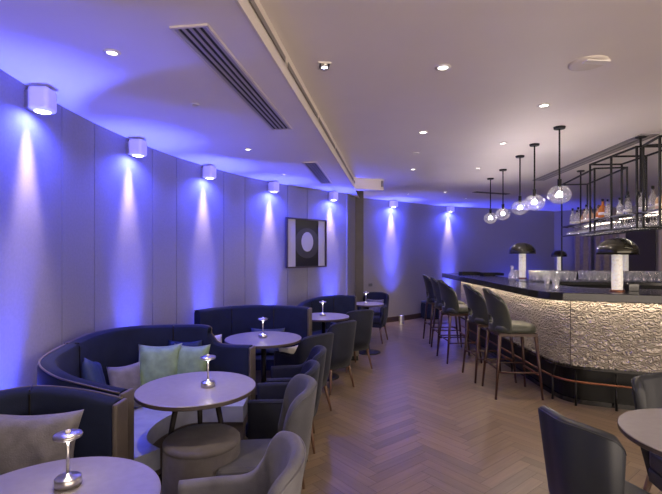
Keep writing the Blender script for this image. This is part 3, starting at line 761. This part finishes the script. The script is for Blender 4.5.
# glassware
def tumbler(r=.034,h=.125):
    bm=new_bm(); lathe(bm,[(0,.0),(r*.8,.0),(r*.82,.012),(r,h),(r-.003,h),(r*.76,.014),(0,.012)],18); return bm
def wineglass():
    bm=new_bm(); lathe(bm,[(0,0),(.030,0),(.028,.003),(.004,.006),(.0035,.075),(.018,.088),(.033,.115),(.034,.135),(.028,.165),(.026,.165),(.031,.135),(.029,.115),(.012,.09),(0,.088)],18); return bm
tp=link('tumbler',tumbler(),M['drink'],None,smooth=True); tag(tp,'clear tumbler in the rows of upturned glasses on the service worktop','glass','tumblers on the service worktop')
first=True; co,si=math.cos(-.12),math.sin(-.12)
for row in range(3):
    for k in range(22):
        if k in (6,) : continue
        lx=-.62+k*.088+random.uniform(-.006,.006); ly=-.17+row*.11+random.uniform(-.006,.006)
        o=tp if first else tp.copy()
        if not first: C.objects.link(o)
        first=False; o.location=(3.2+lx*co-ly*si,5.6+lx*si+ly*co,1.1365)
# loose glasses on counter
for x,y,kind,l in [(2.18,4.28,0,'clear tumbler standing alone at the corner of the bar'),(2.46,5.85,0,'clear tumbler left of the far domed lamp'),(2.78,5.9,0,'clear tumbler right of the far domed lamp'),(2.40,4.9,0,'clear tumbler midway along the bar top')]:
    o=tp.copy(); C.objects.link(o); o.location=(x,y,CZ+.001); o['label']=l; o['group']='glasses on the bar top'
bm=new_bm(); lathe(bm,[(0,0),(.045,0),(.05,.02),(.048,.07),(.02,.12),(.017,.17),(.024,.19),(.021,.19),(.014,.17),(.016,.12),(.044,.07),(0,.01)],24)
o=link('carafe',bm,M['drink'],None,smooth=True); o.location=(2.36,5.75,CZ+.001); tag(o,'clear glass carafe on the bar beside the far domed lamp','carafe')
for x,y,l in [(2.30,7.3,'low black tray on the far end of the bar nearest the stools'),(2.55,7.0,'low black tray on the bar behind the far domed lamp')]:
    t=thing('bar_tray',l,'tray',(x,y,CZ)); bm=new_bm(); box(bm,(0,0,.006),(.30,.20,.012)); link('tray_base',bm,M['black'],t)
    bm=new_bm()
    for s in (-1,1): box(bm,(0,s*.1,.02),(.31,.01,.04)); box(bm,(s*.15,0,.02),(.01,.2,.04))
    link('tray_rim',bm,M['black'],t)
# ---------------------------------------------------------------- hanging racks
def rack(label,f0,f1,depth,bottles,glabel,blabel,seed,post=None,npan=2,rods=()):
    a=Vector(f0); b=Vector(f1); d=b-a; L=d.length; rz=math.atan2(d.y,d.x)
    t=thing('hanging_bottle_rack',label,'rack',(a.x,a.y,1.72),rz)
    H=.73; w=.016; rnd=random.Random(seed)
    sgn=depth
    bm=new_bm()
    for k in range(npan+1):
        x=L*k/npan
        for y in (0,sgn): bar(bm,(x,y,0),(x,y,H if k in(0,npan,1) else H),w)
        bar(bm,(x,0,H),(x,sgn,H),w); bar(bm,(x,0,.13),(x,sgn,.13),w)
    for y in (0,sgn):
        bar(bm,(0,y,H),(L,y,H),w); bar(bm,(0,y,0),(L,y,0),w); bar(bm,(0,y,.13),(L,y,.13),w)
    link('frame',bm,M['black'],t)
    bm=new_bm(); box(bm,(L/2,sgn/2,.135),(L-.02,abs(sgn)-.02,.006)); link('shelf',bm,M['clear'],t)
    bm=new_bm(); box(bm,(L/2,sgn*.9,.128),(L-.04,.012,.006)); link('light_strip',bm,M['ledshelf'],t)
    bm=new_bm()
    for k in (.25,.5,.75): bar(bm,(0.01,sgn*k,.122),(L-.01,sgn*k,.122),.006)
    link('glass_rail',bm,M['steel'],t)
    # ceiling rods
    for x in rods:
        bm=new_bm(); tube(bm,(x,sgn*.5,.13),(x,sgn*.5,HM-1.72),.010,n=10); lathe(bm,[(0,HM-1.735),(.045,HM-1.735),(.05,HM-1.7205),(0,HM-1.7205)],20,(x,sgn*.5,0)); link('ceiling_rod',bm,M['black'],t)
    if post:
        bm=new_bm(); bar(bm,(post[0],post[1],-.60),(post[0],post[1],0),.016); link('post',bm,M['black'],t)
    c,s=math.cos(rz),math.sin(rz)
    def w2(x,y): return (a.x+x*c-y*s,a.y+x*s+y*c)
    ng=int(L/.075)
    for row in (.25,.75):
        for k in range(ng):
            o=wg.copy(); C.objects.link(o); X,Y=w2(.045+k*(L-.09)/max(1,ng-1),sgn*row); o.location=(X,Y,1.72+.119); o.rotation_euler=(PI,0,0); o.scale=(.98,.98,.72)
            o['label']=glabel; o['group']=glabel
    nb=bottles
    for k in range(nb):
        kind=rnd.choice(kinds_for[seed]); src=BOT[kind]
        o=copy_tree(src); X,Y=w2(.06+k*(L-.12)/(nb-1),sgn*(.3+.4*rnd.random())); o.location=(X,Y,1.72+.1385); s_=rnd.uniform(.85,1.12); o.scale=(s_,s_,s_)
        o['label']=KL[kind]+' '+blabel; o['group']=KL[kind]+' '+blabel
    return t
wg=link('wine_glass',wineglass(),M['drink'],None,smooth=True); tag(wg,'x','wine glass')
def bottle(kind):
    t=thing('bottle','x','bottle'); m=M[kind]
    bm=new_bm()
    if kind in('amber','honey'): lathe(bm,[(0,0),(.036,0),(.038,.01),(.038,.09),(.030,.115),(.012,.13),(.011,.165),(.013,.168),(0,.168)],18)
    else: lathe(bm,[(0,0),(.031,0),(.033,.01),(.033,.12),(.026,.145),(.011,.165),(.010,.205),(0,.205)],18)
    link('body',bm,m,t,smooth=True)
    z=.168 if kind in('amber','honey') else .205
    bm=new_bm(); tube(bm,(0,0,z),(0,0,z+.025),.013,n=12); link('stopper',bm,M['black'] if kind!='honey' else M['walnut'],t)
    bm=new_bm(); r=.0387 if kind in('amber','honey') else .0337
    lathe(bm,[(r-.002,.035),(r,.035),(r,.06),(r-.002,.06)],18); link('bottle_label',bm,M['labelp'],t,smooth=True)
    return t
BOT={k:bottle(k) for k in('amber','honey','clearb','darkb')}
KL={'amber':'amber spirit bottle','honey':'pale gold spirit bottle','clearb':'clear spirit bottle','darkb':'dark glass bottle'}
kinds_for={1:['clearb','clearb','clearb','darkb','amber'],2:['clearb','honey','amber','honey','clearb'],3:['honey','honey','honey','clearb'],4:['clearb']}
rack('black hanging rack section over the bar corner, with clear bottles and ceiling rod',(2.76,3.98),(2.82,4.80),-.33,9,'wine glass hanging upside down from the middle rack section','on the middle rack section',1,rods=(.22,))
rack('black hanging rack section farthest left with a post down to the worktop',(3.00,5.02),(3.27,6.25),-.33,13,'wine glass hanging upside down from the far left rack section','on the far left rack section',2,post=(1.26,0.0),npan=1,rods=(1.0,))
rack('black hanging rack section at the right edge of the photo, with pale gold bottles',(2.79,3.94),(4.0,3.60),-.33,12,'wine glass hanging upside down from the rack section at the right edge','on the rack section at the right edge',3,rods=(.9,))
# remove prototypes
def kill(o):
    for c in list(o.children): kill(c)
    bpy.data.objects.remove(o)
for b in BOT.values(): kill(b)
kill(wg)
# ---------------------------------------------------------------- pendants
def pend():
    t=thing('globe_pendant','x','pendant lamp')
    bm=new_bm(); lathe(bm,[(0,-.018),(.045,-.018),(.05,0),(0,0)],28); link('ceiling_rose',bm,M['black'],t)
    bm=new_bm(); tube(bm,(0,0,-.018),(0,0,-.50),.0075,n=10); tube(bm,(0,0,-.46),(0,0,-.53),.017,n=14); link('rod',bm,M['black'],t,smooth=False)
    bm=new_bm(); bmesh.ops.create_uvsphere(bm,u_segments=32,v_segments=20,radius=.095,matrix=Matrix.Translation((0,0,-.595))@Matrix.Diagonal((1,1,.86,1))); link('globe',bm,M['globe'],t,smooth=True)
    bm=new_bm(); bmesh.ops.create_uvsphere(bm,u_segments=16,v_segments=10,radius=.024,matrix=Matrix.Translation((0,0,-.588))); link('bulb',bm,M['bulbcool'],t,smooth=True)
    bm=new_bm(); tube(bm,(0,0,-.53),(0,0,-.57),.010,n=12); link('socket',bm,M['steel'],t)
    light('lamp_glow','POINT',(0,0,-.588),17,(1,.86,.80),None,t,size=.03)
    return t
pp=pend(); labs=['nearest and largest','second from the right','middle one','second from the left','farthest and smallest']
for k,(px,d) in enumerate([(559.5,3.88),(534.5,4.50),(520,5.05),(503,5.88),(490.5,6.58)]):
    place(pp if k==0 else copy_tree(pp),((px-331)/F*d,d,HM),0,'clear glass globe pendant on a black rod, '+labs[k]+' of the five','glass globe pendants over the bar')
# ---------------------------------------------------------------- bar stools
def stool():
    t=thing('bar_stool','x','bar stool')  # faces +Y
    bm=new_bm(); n=20; prof=[]
    # seat cushion superellipse
    for z,k in ((.665,.93),(.68,1.0),(.71,1.0),(.735,.97),(.748,.86),(.752,.5)):
        prof.append((z,k))
    rings=[]
    for z,k in prof:
        ring=[]
        for i in range(28):
            a=2*PI*i/28; c,s=math.cos(a),math.sin(a)
            x=math.copysign(abs(c)**.6,c)*.215*k; y=math.copysign(abs(s)**.6,s)*.215*k+.015
            ring.append(bm.verts.new((x,y,z)))
        rings.append(ring)
    for a,b in zip(rings,rings[1:]):
        for i in range(28): bm.faces.new((a[i],a[(i+1)%28],b[(i+1)%28],b[i]))
    bm.faces.new(rings[0]); bm.faces.new(rings[-1])
    link('seat',bm,M['olive'],t,smooth=True)
    # backrest: wrapped shell with hand hole
    bm=new_bm(); U=32; V=22; G={}
    for i in range(U+1):
        for j in range(V+1):
            v=j/V; u=2*i/U-1
            hwid=1-.22*max(0,(v-.55)/.45)**2.2-.10*v
            if v>.8: hwid*= math.sqrt(max(.02,1-((v-.8)/.215)**2))*.55+.45
            if v<.2: hwid*=.94+.3*v
            ang=u*1.22*hwid
            r=.225
            x=r*math.sin(ang)*(1+.04*v); y=-r*math.cos(ang)*1.0+.03-.075*v*v-.0*v
            z=.66+.46*v-.07*(abs(u)**3)*v*v
            G[i,j]=bm.verts.new((x,y,z))
    for i in range(U):
        for j in range(V):
            u=2*(i+.5)/U-1; v=(j+.5)/V
            if (u/.24)**2+((v-.27)/.095)**2<1: continue
            bm.faces.new((G[i,j],G[i+1,j],G[i+1,j+1],G[i,j+1]))
    for v in [v for v in bm.verts if not v.link_faces]: bm.verts.remove(v)
    o=link('backrest',bm,M['olive'],t,smooth=True)
    s=o.modifiers.new('sol','SOLIDIFY'); s.thickness=.038; s.offset=0
    b=o.modifiers.new('sub','SUBSURF'); b.levels=1; b.render_levels=1
    bm=new_bm()
    fr_=[(-.19,.19),(.19,.19),(.19,-.17),(-.19,-.17)]
    for p,q in zip(fr_,fr_[1:]+fr_[:1]): bar(bm,(*p,.65),(*q,.65),.028)
    link('seat_frame',bm,M['walnut'],t)
    feet={}
    for sx in (-1,1):
        for sy,y0 in ((1,.19),(-1,-.17)):
            bm=new_bm(); f=(sx*.225,y0+sy*.055,0); tube(bm,f,(sx*.185,y0,.65),.0115,.019,n=10); link('leg',bm,M['walnut'],t,smooth=True)
            feet[sx,sy]=(Vector(f),Vector((sx*.185,y0,.65)))
    def on(k,z): a,b=feet[k]; return a.lerp(b,z/.65)
    for (a,b,z,r) in (((-1,1),(1,1),.24,.012),((-1,-1),(1,-1),.30,.009),((-1,1),(-1,-1),.27,.009),((1,1),(1,-1),.27,.009)):
        bm=new_bm(); tube(bm,on(a,z),on(b,z),r,n=8); link('footrest' if z==.24 else 'stretcher',bm,M['copper'] if z==.24 else M['walnut'],t,smooth=True)
    return t
sp=stool(); sl=['nearest the camera','second from the camera','third in the row','fourth, close behind the third','farthest of the row']
for k,(x,y,tw) in enumerate([(1.91,4.70,-.04),(1.87,5.27,.02),(1.77,6.15,.06),(1.80,6.72,-.03),(1.83,7.42,.02)]):
    place(sp if k==0 else copy_tree(sp),(x,y,0),-PI/2+tw,'olive leather bar stool with walnut legs, '+sl[k]+' along the bar','bar stools along the counter')
# wall socket plate by the pillar
q,nn=far_dir(.75,9.1); bm=new_bm(); box(bm,(0,-.006,0),(.10,.012,.06)); o=link('switch_plate',bm,M['socket'],None,bevel=.002); o.location=(q.x+nn.x*.002,q.y+nn.y*.002,.82); o.rotation_euler=(0,0,math.atan2(nn.y,nn.x)+PI/2)
tag(o,'small dark switch plate on the wall right of the pillar','switch')
# ---------------------------------------------------------------- ambient light of the rest of the room (open behind the camera)
w=bpy.data.worlds.new('World'); S.world=w; w.use_nodes=True
bg=w.node_tree.nodes['Background']; bg.inputs[0].default_value=(1,.83,.69,1); bg.inputs[1].default_value=4.0
# camera
cam=bpy.data.cameras.new('camera'); co_=bpy.data.objects.new('camera',cam); C.objects.link(co_); co_.location=(0,0,E); co_.rotation_euler=(PI/2,0,0)
cam.sensor_width=36; cam.lens=F/662*36; cam.shift_y=5/662; cam.clip_start=.05
S.camera=co_
S.view_settings.view_transform='Standard'; S.view_settings.look='None'; S.view_settings.gamma=1; S.view_settings.exposure=0.12
